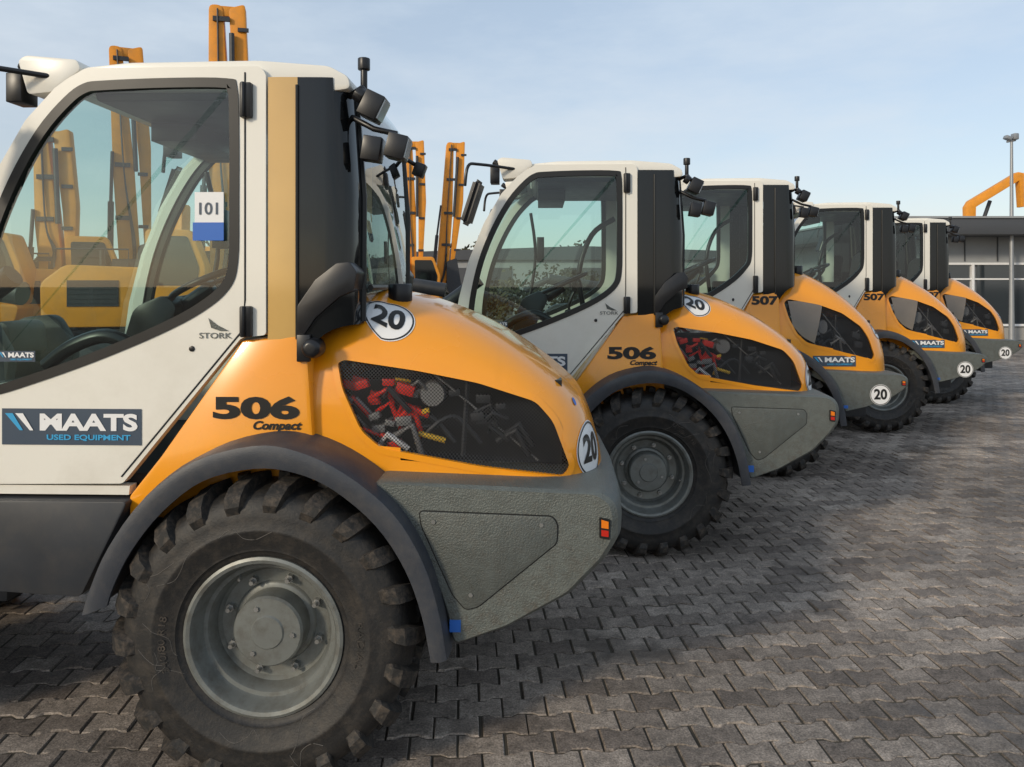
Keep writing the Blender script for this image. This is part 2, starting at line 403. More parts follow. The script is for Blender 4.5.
    x,z=D(193,349); tube(bm,[(x,-.665,z),(x,-.655,z)],.011,14)
    add('door_hinges',bm,'black',bev=.003)
    # ---- rear corner & glass
    path=[(-.055,-.652),(.06,-.650),(.19,-.640),(.245,-.610),(.265,-.565),(.275,-.50)]
    def zl(x): return max(1.50,zt(x)-.13) if x>.02 else 1.55
    def strip(name,pp,mat,mir=True,zhi=2.53):
        bm=bmesh.new()
        for sg in ((1,-1) if mir else (1,)):
            lo=[bm.verts.new((x,sg*y,zl(x))) for x,y in pp]; hi=[bm.verts.new((x-(.03 if x>.2 else 0),sg*y,zhi)) for x,y in pp]
            mi=[bm.verts.new((x,sg*y,2.1)) for x,y in pp]
            for i in range(len(pp)-1):
                bm.faces.new((lo[i],lo[i+1],mi[i+1],mi[i])); bm.faces.new((mi[i],mi[i+1],hi[i+1],hi[i]))
        P.append((name,tomesh(bm,name,mat,angle=60)))
    cp=catmull(path[1:],4); strip('rear_corner_glass',cp,'dglass')
    strip('quarter_glass',[(-.05,-.6525),(.0,-.6535),(.06,-.650)],'goldrefl')
    strip('rear_window',[(.275,-.50),(.285,-.25),(.288,0),(.285,.25),(.275,.50)],'rglass',mir=False)
    bm=bmesh.new()
    for sg in (1,-1): tube(bm,[(.06,sg*-.655,1.56),(.06,sg*-.655,2.5)],.006,6); tube(bm,[(.272,sg*-.51,1.62),(.275,sg*-.51,2.1),(.245,sg*-.51,2.5)],.014,6)
    tube(bm,[(.30,-.50,1.75),(.285,.50,1.75)],.012,6)
    add('rear_window_seal',bm,'ink')
    bm=bmesh.new()
    if kind==506: prism(bm,fillet(DL([(298,336),(300,306),(318,280),(340,263),(353,262),(360,272),(357,290),(342,297),(318,318),(306,336)],-.655),.008,3),-.660,-.50,mirror=True)
    prism(bm,DL([(302,334),(304,306),(345,284),(352,300)],-.62),-.5,.5); add('hood_cowl',bm,'black',bev=.006)
    bm=bmesh.new(); tube(bm,[(.38,-.30,1.68),(.38,-.30,1.765)],.05,16); add('air_precleaner',bm,'black',bev=.006)
    # ---- roof
    rf=fillet(DL([(78,67),(130,62),(262,61),(332,67),(352,78),(354,90),(340,92),(84,90)],-.62),.02,4)
    bm=bmesh.new(); prism(bm,rf,-.635,.635); add('roof',bm,'white',bev=.018)
    bm=bmesh.new(); prism(bm,fillet(DL([(90,84),(345,86),(340,100),(95,100)],-.6),.01,2),-.60,.60); add('roof_lining',bm,'black',bev=.01)
    bm=bmesh.new()
    prism(bm,fillet(DL([(24,62),(32,57),(84,62),(88,72),(58,94),(34,96)],-.6),.015,3),-.66,-.50,mirror=True); 
    box(bm,(-.83,0,2.53),(.1,1.1,.05)); add('front_roof_visor',bm,'white',bev=.012)
    bm=bmesh.new()
    for sg in (1,-1):
        box(bm,(-1.01,sg*.61,2.50),(.06,.10,.11)); tube(bm,[(-.95,sg*.60,2.55),(-1.02,sg*.60,2.60)],.02,8)
        tube(bm,catmull([(-.86,sg*.64,2.54),(-1.1,sg*.80,2.55),(-1.17,sg*.86,2.53),(-1.19,sg*.87,2.40)],5),.011,8)
    tube(bm,[(.22,-.56,2.47),(.29,-.60,2.50),(.33,-.61,2.44)],.014,8)
    box(bm,(.335,-.61,2.425),(.075,.11,.095),Matrix.Rotation(.45,4,'Y')); tube(bm,[(.30,-.61,2.46),(.27,-.61,2.48)],.03,10)
    tube(bm,[(.24,-.56,2.40),(.33,-.58,2.35),(.42,-.58,2.33)],.012,8)
    box(bm,(.425,-.60,2.275),(.075,.10,.09),Matrix.Rotation(.25,4,'Y')); box(bm,(.335,-.62,2.265),(.07,.08,.09),Matrix.Rotation(.15,4,'Y'))
    tube(bm,[(.29,-.57,2.48),(.29,-.57,2.62)],.014,8); tube(bm,[(.29,-.57,2.575),(.29,-.57,2.62)],.024,10)
    tube(bm,[(.25,.50,2.42),(.32,.54,2.38)],.012,8); box(bm,(.33,.55,2.36),(.055,.08,.07),Matrix.Rotation(.35,4,'Y'))
    add('work_lamps',bm,'black',bev=.006)
    bm=bmesh.new()
    for sg in (1,-1):
        R=Matrix.Rotation(math.radians(18),4,'Y')@Matrix.Rotation(math.radians(12*sg),4,'Z')
        box(bm,(-1.14,sg*.87,2.29),(.05,.15,.30),R)
    bmesh.ops.bevel(bm,geom=bm.edges[:],offset=.022,segments=3,affect='EDGES'); add('mirror_housing',bm,'black')
    bm=bmesh.new()
    box(bm,(.371,-.61,2.409),(.006,.09,.075),Matrix.Rotation(.45,4,'Y')); box(bm,(.462,-.60,2.266),(.006,.08,.07),Matrix.Rotation(.25,4,'Y'))
    add('lamp_lenses',bm,'lamp')
    # ---- windscreen
    bm=bmesh.new(); fr=DL([(-60,395),(-50,310),(-32,240),(-5,172),(26,120),(60,86),(82,74)])
    for (x0,z0),(x1,z1) in zip(fr,fr[1:]):
        bm.faces.new([bm.verts.new(p) for p in ((x0,-.62,z0),(x0,.62,z0),(x1,.62,z1),(x1,-.62,z1))])
    bmesh.ops.remove_doubles(bm,verts=bm.verts,dist=.0005); add('windscreen',bm,'glass',angle=70)
    bm=bmesh.new(); prism(bm,DL([(-72,480),(-64,395),(-50,395),(-40,480)]),-.61,.61); add('front_cab_panel',bm,'white',bev=.01)
    # ---- interior
    bm=bmesh.new()
    box(bm,(-.55,0,1.02),(1.05,1.16,.05))
    box(bm,(-.12,.0,1.35),(.42,.62,.24)); 
    prism(bm,fillet([(-.33,1.47),(.03,1.44),(.12,1.48),(.20,1.98),(.13,2.02),(.04,1.94),(-.02,1.58),(-.32,1.57)],.05,4),-.24,.24)
    box(bm,(-.12,-.34,1.60),(.34,.08,.08)); box(bm,(-.12,.36,1.60),(.36,.10,.10)); box(bm,(-.2,.50,1.42),(.6,.12,.28))
    add('seat',bm,'seat',bev=.02)
    bm=bmesh.new()
    prism(bm,fillet([(-1.02,1.05),(-.86,1.05),(-.72,1.50),(-.64,1.66),(-.70,1.72),(-.84,1.66)],.04,4),-.12,.12)
    c=Vector((-.53,0,1.77)); ax=Matrix.Rotation(math.radians(-24),4,'Y')
    ring=[c+ax@Vector((.19*math.cos(a),.19*math.sin(a),0)) for a in np.linspace(0,2*math.pi,33)]
    tube(bm,ring,.016,8,cap=False); tube(bm,[Vector((-.66,0,1.66)),c-Vector((0,0,.02))],.04,10)
    for a in (0.5,2.6,4.7): tube(bm,[c,c+ax@Vector((.19*math.cos(a),.19*math.sin(a),0))],.013,6)
    tube(bm,catmull([(-1.0,-.48,1.44),(-.88,-.5,1.52),(-.74,-.5,1.56),(-.62,-.48,1.50)],5),.03,8)
    tube(bm,catmull([(-.45,.42,1.45),(-.47,.40,1.6),(-.42,.40,1.72)],4),.014,8); box(bm,(-.42,.40,1.76),(.06,.05,.10))
    tube(bm,catmull([(-.78,.50,2.35),(-.74,.56,2.0),(-.80,.56,1.6)],4),.014,8)
    box(bm,(-.70,.50,2.05),(.06,.10,.20)); box(bm,(-.62,.1,2.42),(.20,.6,.08))
    tube(bm,catmull([(-.35,.2,1.5),(-.40,.2,1.85),(-.30,.22,2.15),(-.12,.25,2.28)],5),.022,8)
    add('steering_and_controls',bm,'black',bev=.006)
    return P
def notice():
    P=[]
    bm=bmesh.new(); prism(bm,DL([(200,193),(229,193),(229,223),(200,223)],-.63),-.668,-.665); P.append(('window_notice',tomesh(bm,'window_notice','decalw')))
    bm=bmesh.new(); prism(bm,DL([(198,223),(229,223),(229,241),(198,241)],-.63),-.668,-.665); P.append(('window_notice_base',tomesh(bm,'window_notice_base','bluestk')))
    vs,fs=text_xy('101',.062,.001); x,z=D(214,210,-.63); P.append(('window_notice_text',rawmesh('window_notice_text',[(x+a,-.670,z+b__) for a,b__ in vs],fs,'decal')))
    return P
def lower_parts():
    P=[]
    add=lambda n,bm,mat,**k: P.append((n,tomesh(bm,n,mat,**k)))
    o=catmull(DL([(83,618),(92,590),(110,550),(145,502),(196,463),(258,446),(302,451),(350,473),(398,512),(428,560),(444,610),(452,657)],-.87),4)
    i_=catmull(DL([(108,609),(115,588),(133,553),(164,514),(206,482),(258,469),(300,473),(339,490),(381,525),(410,568),(427,614),(436,660)],-.87),4)
    n=min(len(o),len(i_)); bm=bmesh.new()
    for sg in (1,-1):
        secs=[]
        for k in range(n):
            (ax,az),(bx,bz)=o[k],i_[k]; mx_,mz=(ax*.62+bx*.38),(az*.62+bz*.38)
            secs.append([bm.verts.new(q) for q in ((bx,sg*-.868,bz),(mx_,sg*-.882,mz),(ax,sg*-.872,az),(ax+(ax-bx)*.12,sg*-.83,az+(az-bz)*.12),(ax+(ax-bx)*.14,sg*-.50,az+(az-bz)*.14),(mx_,sg*-.50,mz),(mx_,sg*-.845,mz),(bx,sg*-.855,bz))])
        for A,B in zip(secs,secs[1:]):
            for j in range(8): bm.faces.new((A[j],A[(j+1)%8],B[(j+1)%8],B[j]))
        bm.faces.new(secs[0]); bm.faces.new(secs[-1][::-1])
    add('rear_fenders',bm,'fender',angle=50)
    bm=bmesh.new()
    box(bm,(.15,0,.72),(1.7,.86,.46)); box(bm,(-1.05,0,.66),(.5,.5,.4)); box(bm,(-1.75,0,.72),(1.1,.84,.5))
    add('chassis',bm,'frame',bev=.02)
    bm=bmesh.new(); prism(bm,fillet(DL([(-70,502),(130,502),(82,598),(-60,590)],-.68),.02,3),-.70,.70); add('step_box',bm,'frame',bev=.012)
    bm=bmesh.new()
    for x in (0,-2.15):
        tube(bm,[(x,-.62,.535),(x,.62,.535)],.085,16); box(bm,(x,0,.535),(.3,.36,.28))
    add('axles',bm,'frame',bev=.006)
    bm=bmesh.new()
    for sg in (1,-1):
        arc=[(-2.15+.62*math.cos(a),.535+.60*math.sin(a)) for a in np.linspace(.25,2.2,20)]
        arc2=[(-2.15+.60*math.cos(a),.535+.575*math.sin(a)) for a in np.linspace(2.2,.25,20)]
        prism(bm,arc+arc2,sg*-.87,sg*-.50)
    add('front_fenders',bm,'fender',angle=40)
    bm=bmesh.new()
    for sg in (1,-1):
        prism(bm,fillet([(-1.45,.7),(-1.30,1.45),(-1.40,1.62),(-1.58,1.60),(-2.0,1.0),(-2.2,.7)],.05,4),sg*.20,sg*.26)
    prism(bm,fillet([(-1.40,1.60),(-1.38,1.44),(-1.9,1.34),(-2.55,.86),(-3.02,.30),(-3.12,.36),(-2.70,1.02),(-2.0,1.56)],.05,4),-.13,.13)
    add('lift_arm',bm,'frame',bev=.012)
    bm=bmesh.new()
    tube(bm,[(-1.42,.0,1.72),(-2.05,0,1.82)],.055,14); tube(bm,[(-1.2,-.33,1.28),(-1.75,-.33,1.08)],.05,12); tube(bm,[(-1.12,-.5,1.80),(-1.50,-.5,1.52)],.045,12)
    tube(bm,[(-2.05,0,1.82),(-2.3,0,1.70)],.03,12)
    add('lift_cylinders',bm,'frame')
    bm=bmesh.new()
    prism(bm,[(-3.0,.55),(-3.04,.16),(-3.2,.06),(-3.85,.03),(-3.85,.06),(-3.22,.10),(-3.09,.2),(-3.06,.6),(-3.3,.86),(-3.32,.83)],-.92,.92)
    for sg in (1,-1): prism(bm,[(-3.05,.16),(-3.2,.07),(-3.83,.05),(-3.3,.84),(-3.05,.58)],sg*.92,sg*.90)
    add('bucket',bm,'frame')
    return P
BODY=body_parts(VENT506,506); LOWER=lower_parts(); NOTICE=notice()
def remap(P):
    out=[]
    for n,m2 in P:
        co=np.empty(len(m2.vertices)*3); m2.vertices.foreach_get('co',co); co=co.reshape(-1,3)
        co[:,2]=np.interp(co[:,2],ZA,ZB); m2.vertices.foreach_set('co',co.ravel()); m2.update()
        out.append((n,m2))
    return out
def darkq(P):
    out=[]
    for n,me in P:
        if n=='quarter_glass': me=me.copy(); me.materials[0]=M['dglass']
        out.append((n,me))
    return out
BODY7=darkq(remap(body_parts(VENT507,507))); BODY6B=darkq(BODY)
def fit(body,w,h,bold):
    t,f=text_xy(body,1,bold); X=[a for a,_ in t];Z=[b for _,b in t]
    return [((a-(max(X)+min(X))/2)/(max(X)-min(X))*w,(b-(max(Z)+min(Z))/2)/(max(Z)-min(Z))*h) for a,b in t],f
def decal(P,pref,x,z,w,h,y,surf=None):
    Y=(lambda a,b_,o: surf(a,b_)-o) if surf else (lambda a,b_,o: y-o)
    nx=24;ny=4;vs=[];fs=[]
    for i in range(nx+1):
        for j in range(ny+1):
            a=x-w/2+w*i/nx; b_=z-h/2+h*j/ny; vs.append((a,Y(a,b_,.003),b_))
    for i in range(nx):
        for j in range(ny): q=i*(ny+1)+j; fs.append((q,q+ny+1,q+ny+2,q+1))
    P.append((pref+'_plate',rawmesh(pref+'_plate',vs,fs,'decal')))
    t,f=fit('MAATS',w*.70,h*.48,.04); ox=x+w*.125; oz=z+h*.13
    P.append((pref+'_lettering',rawmesh(pref+'_lettering',[(ox+a,Y(ox+a,oz+b_,.0055),oz+b_) for a,b_ in t],f,'decalw')))
    t,f=fit('USED EQUIPMENT',w*.60,h*.18,.03); oz2=z-h*.30
    P.append((pref+'_strapline',rawmesh(pref+'_strapline',[(ox+a,Y(ox+a,oz2+b_,.0055),oz2+b_) for a,b_ in t],f,'decalb')))
    for k,mt in enumerate(('decalb','decalw')):
        bx=x-w*.475+k*w*.075; q=[(bx,z+h*.37),(bx+w*.055,z+h*.37),(bx+w*.13,z-h*.10),(bx+w*.105,z-h*.10)]
        P.append((pref+'_mark_%d'%k,rawmesh(pref+'_mark',[(a,Y(a,b_,.0055+.001*k),b_) for a,b_ in q],[(0,3,2,1)],mt)))
def roundel_frame(P,pref,frame,r):
    for nm,rad,mat,o in (('disc',r,'decalw',.003),('ring',None,'ink',.0045)):
        vs=[];fs=[];n=40
        if rad:
            vs.append(frame(0,0,o))
            for q in (.33,.66,1):
                for k in range(n): vs.append(frame(rad*q*math.cos(2*math.pi*k/n),rad*q*math.sin(2*math.pi*k/n),o))
            for k in range(n): fs.append((0,1+k,1+(k+1)%n))
            for g in range(2):
                for k in range(n): fs.append((1+g*n+k,1+(g+1)*n+k,1+(g+1)*n+(k+1)%n,1+g*n+(k+1)%n))
        else:
            for q in (.90,.96):
                for k in range(n): vs.append(frame(r*q*math.cos(2*math.pi*k/n),r*q*math.sin(2*math.pi*k/n),o))
            for k in range(n): fs.append((k,n+k,n+(k+1)%n,(k+1)%n))
        P.append((pref+'_'+nm,rawmesh(pref+'_'+nm,vs,fs,mat)))
    t,f=text_xy('20',r*1.35,r*.045,.92)
    P.append((pref+'_number',rawmesh(pref+'_number',[frame(a,b_,.0055) for a,b_ in t],f,'ink')))
CX=np.linspace(.9,1.222,200)
def corner_frame(zc,xc,zf=lambda z:z):
    ys=np.array([yside(a,zf(zc)) for a in CX]); LL=np.concatenate([[0],np.cumsum(np.hypot(np.diff(CX),np.diff(ys)))]); s_0=float(np.interp(xc,CX,LL))
    def fr2(a,b_,o):
        z_=zc+b_; xq=CX[::4]; yv=np.array([yside(q,zf(z_)) for q in xq])
        L2=np.concatenate([[0],np.cumsum(np.hypot(np.diff(xq),np.diff(yv)))])
        s=s_0+a; x1,y1=float(np.interp(s,L2,xq)),float(np.interp(s,L2,yv)); x2,y2=float(np.interp(s+.01,L2,xq)),float(np.interp(s+.01,L2,yv))
        n=Vector((y2-y1,-(x2-x1),0)); n.normalize(); return (x1+n.x*o,y1+n.y*o,z_)
    return fr2
def markings506():
    P=[]
    x,z=D(70,428,-.66); decal(P,'door_logo',x,z,.53,.135,-.66)
    x,z=D(14,357,-.66); decal(P,'window_logo',x,z,.14,.04,-.662)
    t,f=fit('506',.325,.086,.045); x,z=D(258,408,-.66); P.append(('model_number',rawmesh('model_number',[(x+a,-.6585,z+b_) for a,b_ in t],f,'ink')))
    t,f=text_xy('Compact',.043,.0017,1.12,.3); x,z=D(278,426,-.66); P.append(('model_name',rawmesh('model_name',[(x+a,-.6585,z+b_) for a,b_ in t],f,'ink')))
    t,f=text_xy('STORK',.03,.0002,1.3); x,z=D(217,336,-.66); P.append(('dealer_name',rawmesh('dealer_name',[(x+a,-.6635,z+b_) for a,b_ in t],f,'cwd')))
    st=DL([(210,318),(219,325),(231,331),(222,331),(213,328)],-.66); P.append(('dealer_bird',rawmesh('dealer_bird',[(a,-.6635,b_) for a,b_ in st],[(0,1,2,3,4)],'cwd')))
    xc=D(386,319,-.56)[0]; zc=1.625
    L,y,zq=hood_arc(xc); sc=float(np.interp(zc,zq,L))
    def fr(a,b_,o):
        L,y,zq=hood_arc(xc+a); s=sc+b_+(zt(xc+a)-zt(xc))*.6
        yy=float(np.interp(s,L,y)); z_=float(np.interp(s,L,zq)); y2=float(np.interp(s+.01,L,y)); z2=float(np.interp(s+.01,L,zq))
        n=Vector((0,-(z2-z_),(y2-yy))); n.normalize(); return (xc+a,yy+n.y*o,z_+abs(n.z)*o)
    roundel_frame(P,'speed_roundel',fr,.105)
    roundel_frame(P,'rear_roundel',corner_frame(1.12,1.155),.105)
    f3=corner_frame(1.30,1.09); n=16
    P.append(('small_sticker',rawmesh('small_sticker',[f3(.012*math.cos(2*math.pi*k/n),.014*math.sin(2*math.pi*k/n),.004) for k in range(n)],[tuple(range(n))],'bluestk')))
    return P
def markings507():
    P=[]
    sf=lambda a,b_: yside(a,zdn(b_))
    decal(P,'hood_logo',.62,1.045,.40,.10,0,sf)
    x,z=D(70,428,-.66); decal(P,'door_logo',x,zup(z),.50,.12,-.66)
    t,f=fit('507',.25,.085,.045)
    P.append(('model_number',rawmesh('model_number',[(-.035+a,-.6585,1.615+b_) for a,b_ in t],f,'ink')))
    roundel_frame(P,'rear_roundel',lambda a,b_,o:(.97+a,-.7955-o,.755+b_),.095)
    roundel_frame(P,'speed_roundel',corner_frame(1.33,1.07,zdn),.085)
    return P
def pane507():
    top=DL([(342,350),(385,351),(428,358)],-.59); bot=DL([(350,392),(374,412),(404,424)],-.59)
    vs=[];fs=[];n=10
    T=catmull(top,5);B=catmull(bot,5)
    for (a,b_),(c,d) in zip(T,B):
        for k in range(n+1):
            t=k/n; x=a+(c-a)*t; z=b_+(d-b_)*t; vs.append((x,yside(x,z)-.004,zup(z)))
    for i in range(len(T)-1):
        for k in range(n): q=i*(n+1)+k; fs.append((q,q+1,q+n+2,q+n+1))
    return rawmesh('vent_front_pane',vs,fs,'pane')
MK506=markings506(); MK507=markings507()+[('vent_front_pane',pane507())]
def place(parts,root,mat=None):
    for n,me in parts:
        ob=bpy.data.objects.new(n,me); COL.objects.link(ob); ob.parent=root
        if mat is not None: ob.matrix_local=mat
def wheel_loader(px,py,body,marks,yaw=-2.0,spin=0):
    root=bpy.data.objects.new('wheel_loader',None); COL.objects.link(root)
    a=math.radians(yaw); R=Matrix.Rotation(a,3,'Z'); o=Vector((px,py,0))-R@Vector((0,-.87,0))
    root.location=o; root.rotation_euler=(0,0,a)
    place(body,root); place(LOWER,root); place(marks,root)
    for x in (0,-2.15):
        for sg in (-1,1):
            mt=Matrix.Translation((x,sg*.695,.540))
            if sg>0: mt=mt@Matrix.Rotation(math.pi,4,'Z')
            mt=mt@Matrix.Rotation(spin+x+sg,4,'Y'); place(WHEEL,root,mt)
    return root
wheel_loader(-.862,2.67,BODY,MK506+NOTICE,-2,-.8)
wheel_loader(.885,5.0,BODY6B,MK506,-2,1.5)
wheel_loader(2.40,7.1,BODY7,MK507,-2,2)
wheel_loader(4.42,9.25,BODY7,MK507,-2.5,3)
wheel_loader(6.32,11.5,BODY7,MK507,-2.5,4)
# ------------------------------------------------------------------ paving
def paving():
    L,W,d,t=.185,.130,.011,.015
    e=.0030
    ang=math.radians(4); ca,sa=math.cos(ang),math.sin(ang)
    base=[(-L/2,d),(-L/4-t,d),(-L/4+t,-d),(L/4-t,-d),(L/4+t,d),(L/2,d)]
    top=[(u,W/2+g) for u,g in base]; out=np.array(top+[(u,-v) for u,v in top[::-1]])
    n=12
    sc=lambda k: out*np.array([1-2*k/L,1-2*k/W])
    ro,ri=sc(e),sc(e+.005)
    cs=[]
    for j in range(-10,220):
        for i in range(-130,170):
            x=(i+.5*(j%2))*L; y=j*W
            X=x*ca-y*sa;Y=x*sa+y*ca
            if .2<Y<20 and abs(X)<.72*Y+2.2: cs.append((X,Y))
    cs=np.array(cs);K=len(cs)
    rot=np.array([[ca,sa],[-sa,ca]])
    tilt=rng.normal(0,.014,(K,2)); hz=rng.normal(0,.0013,K); jit=rng.normal(0,.0012,(K,2))
    vo=(ro@rot)[None]+cs[:,None]+jit[:,None]; vi=(ri@rot)[None]+cs[:,None]+jit[:,None]
    vo=vo+rng.normal(0,.0010,vo.shape); vi=vi+rng.normal(0,.0013,vi.shape)
    zi=hz[:,None]+((vi-cs[:,None])*tilt[:,None]).sum(2); zo=zi-.009
    V=np.concatenate([np.dstack([vo,zo]),np.dstack([vi,zi])],axis=1).reshape(-1,3)
    me=bpy.data.meshes.new('paving_stones')
    b=np.arange(K)*2*n
    ngon=(b[:,None]+n+np.arange(n)[::-1]).astype(np.int32)
    k=np.arange(n);k2=(k+1)%n
    quads=(b[:,None,None]+np.stack([k,n+k,n+k2,k2],1)[None][:,:,::-1]*1).astype(np.int32)
    loops=np.concatenate([ngon,quads.reshape(K,-1)],axis=1).ravel()
    tot=np.tile(np.array([n]+[4]*n),K); st=np.concatenate([[0],np.cumsum(tot)[:-1]])
    me.vertices.add(len(V)); me.vertices.foreach_set('co',V.ravel())
    me.loops.add(len(loops)); me.loops.foreach_set('vertex_index',loops)
    me.polygons.add(len(tot)); me.polygons.foreach_set('loop_start',st.astype(np.int32)); me.polygons.foreach_set('loop_total',tot.astype(np.int32))
    me.update(calc_edges=True); me.validate()
    me.polygons.foreach_set('use_smooth',[False]*len(me.polygons))
    at=me.attributes.new('stone','FLOAT','FACE'); at.data.foreach_set('value',np.repeat(rng.random(K),n+1).astype(np.float32))
    m,nt,bs=newmat('concrete_pavers')
    A=nt.nodes.new('ShaderNodeAttribute'); A.attribute_name='stone'
    cr=nt.nodes.new('ShaderNodeValToRGB'); cr.color_ramp.elements[0].color=(.18,.148,.125,1); cr.color_ramp.elements[1].color=(.36,.305,.258,1)
    e2=cr.color_ramp.elements.new(.5); e2.color=(.265,.223,.188,1)
    nt.links.new(A.outputs['Fac'],cr.inputs[0])
    tc=nt.nodes.new('ShaderNodeTexCoord')
    def noise(s,det=5,r=.6):
        q=nt.nodes.new('ShaderNodeTexNoise'); q.inputs['Scale'].default_value=s; q.inputs['Detail'].default_value=det; q.inputs['Roughness'].default_value=r
        nt.links.new(tc.outputs['Object'],q.inputs['Vector']); return q.outputs['Fac']
    def mr(src,a,b_,c,d_):
        q=nt.nodes.new('ShaderNodeMapRange'); 
        for i_,v_ in zip((1,2,3,4),(a,b_,c,d_)): q.inputs[i_].default_value=v_
        nt.links.new(src,q.inputs[0]); return q.outputs[0]
    def mul(a,fac):
        q=nt.nodes.new('ShaderNodeVectorMath'); q.operation='SCALE'; nt.links.new(a,q.inputs[0]); nt.links.new(fac,q.inputs['Scale']); return q.outputs[0]
    c=mul(cr.outputs[0],mr(noise(.55,5,.6),.35,.65,.62,1.2))
    c=mul(c,mr(noise(14,6,.8),.3,.7,.45,1.45))
    c=mul(c,mr(noise(120,3,.6),.3,.7,.52,1.48))
    wet=mr(noise(1.5,5,.6),.55,.65,0,1)
    wm=nt.nodes.new('ShaderNodeMix'); wm.data_type='RGBA'; wm.inputs[7].default_value=(.065,.054,.046,1)
    wf=nt.nodes.new('ShaderNodeMath'); wf.operation='MULTIPLY'; wf.inputs[1].default_value=.62; nt.links.new(wet,wf.inputs[0])
    nt.links.new(wf.outputs[0],wm.inputs[0]); nt.links.new(c,wm.inputs[6])
    nt.links.new(wm.outputs[2],bs.inputs['Base Color'])
    nt.links.new(mr(wet,0,1,.80,.42),bs.inputs['Roughness'])
    bp=nt.nodes.new('ShaderNodeBump'); bp.inputs['Strength'].default_value=.85; bp.inputs['Distance'].default_value=.005
    nt.links.new(noise(70,5,.75),bp.inputs['Height']); nt.links.new(bp.outputs[0],bs.inputs['Normal'])
    me.materials.append(m)
    ob=bpy.data.objects.new('paving_stones',me); COL.objects.link(ob)
    m2,nt,bs=newmat('joint_sand_ground'); tc=nt.nodes.new('ShaderNodeTexCoord')
    c0=noise(.8,8,.65); q=nt.nodes.new('ShaderNodeValToRGB'); q.color_ramp.elements[0].position=.3; q.color_ramp.elements[0].color=(.030,.026,.020,1); q.color_ramp.elements[1].position=.7; q.color_ramp.elements[1].color=(.085,.072,.052,1)
    nt.links.new(c0,q.inputs[0])
    sp=nt.nodes.new('ShaderNodeSeparateXYZ'); nt.links.new(tc.outputs['Object'],sp.inputs[0])
    far=mr(sp.outputs[1],19.5,20.5,0,1); fm=nt.nodes.new('ShaderNodeMix'); fm.data_type='RGBA'; fm.inputs[7].default_value=(.19,.165,.14,1)
    nt.links.new(far,fm.inputs[0]); nt.links.new(q.outputs[0],fm.inputs[6]); nt.links.new(fm.outputs[2],bs.inputs['Base Color']); bs.inputs['Roughness'].default_value=.95
    me=rawmesh('ground',[(-600,-600,-.0062),(600,-600,-.0062),(600,900,-.0062),(-600,900,-.0062)],[(0,1,2,3)],m2)
    COL.objects.link(bpy.data.objects.new('ground',me))
paving()
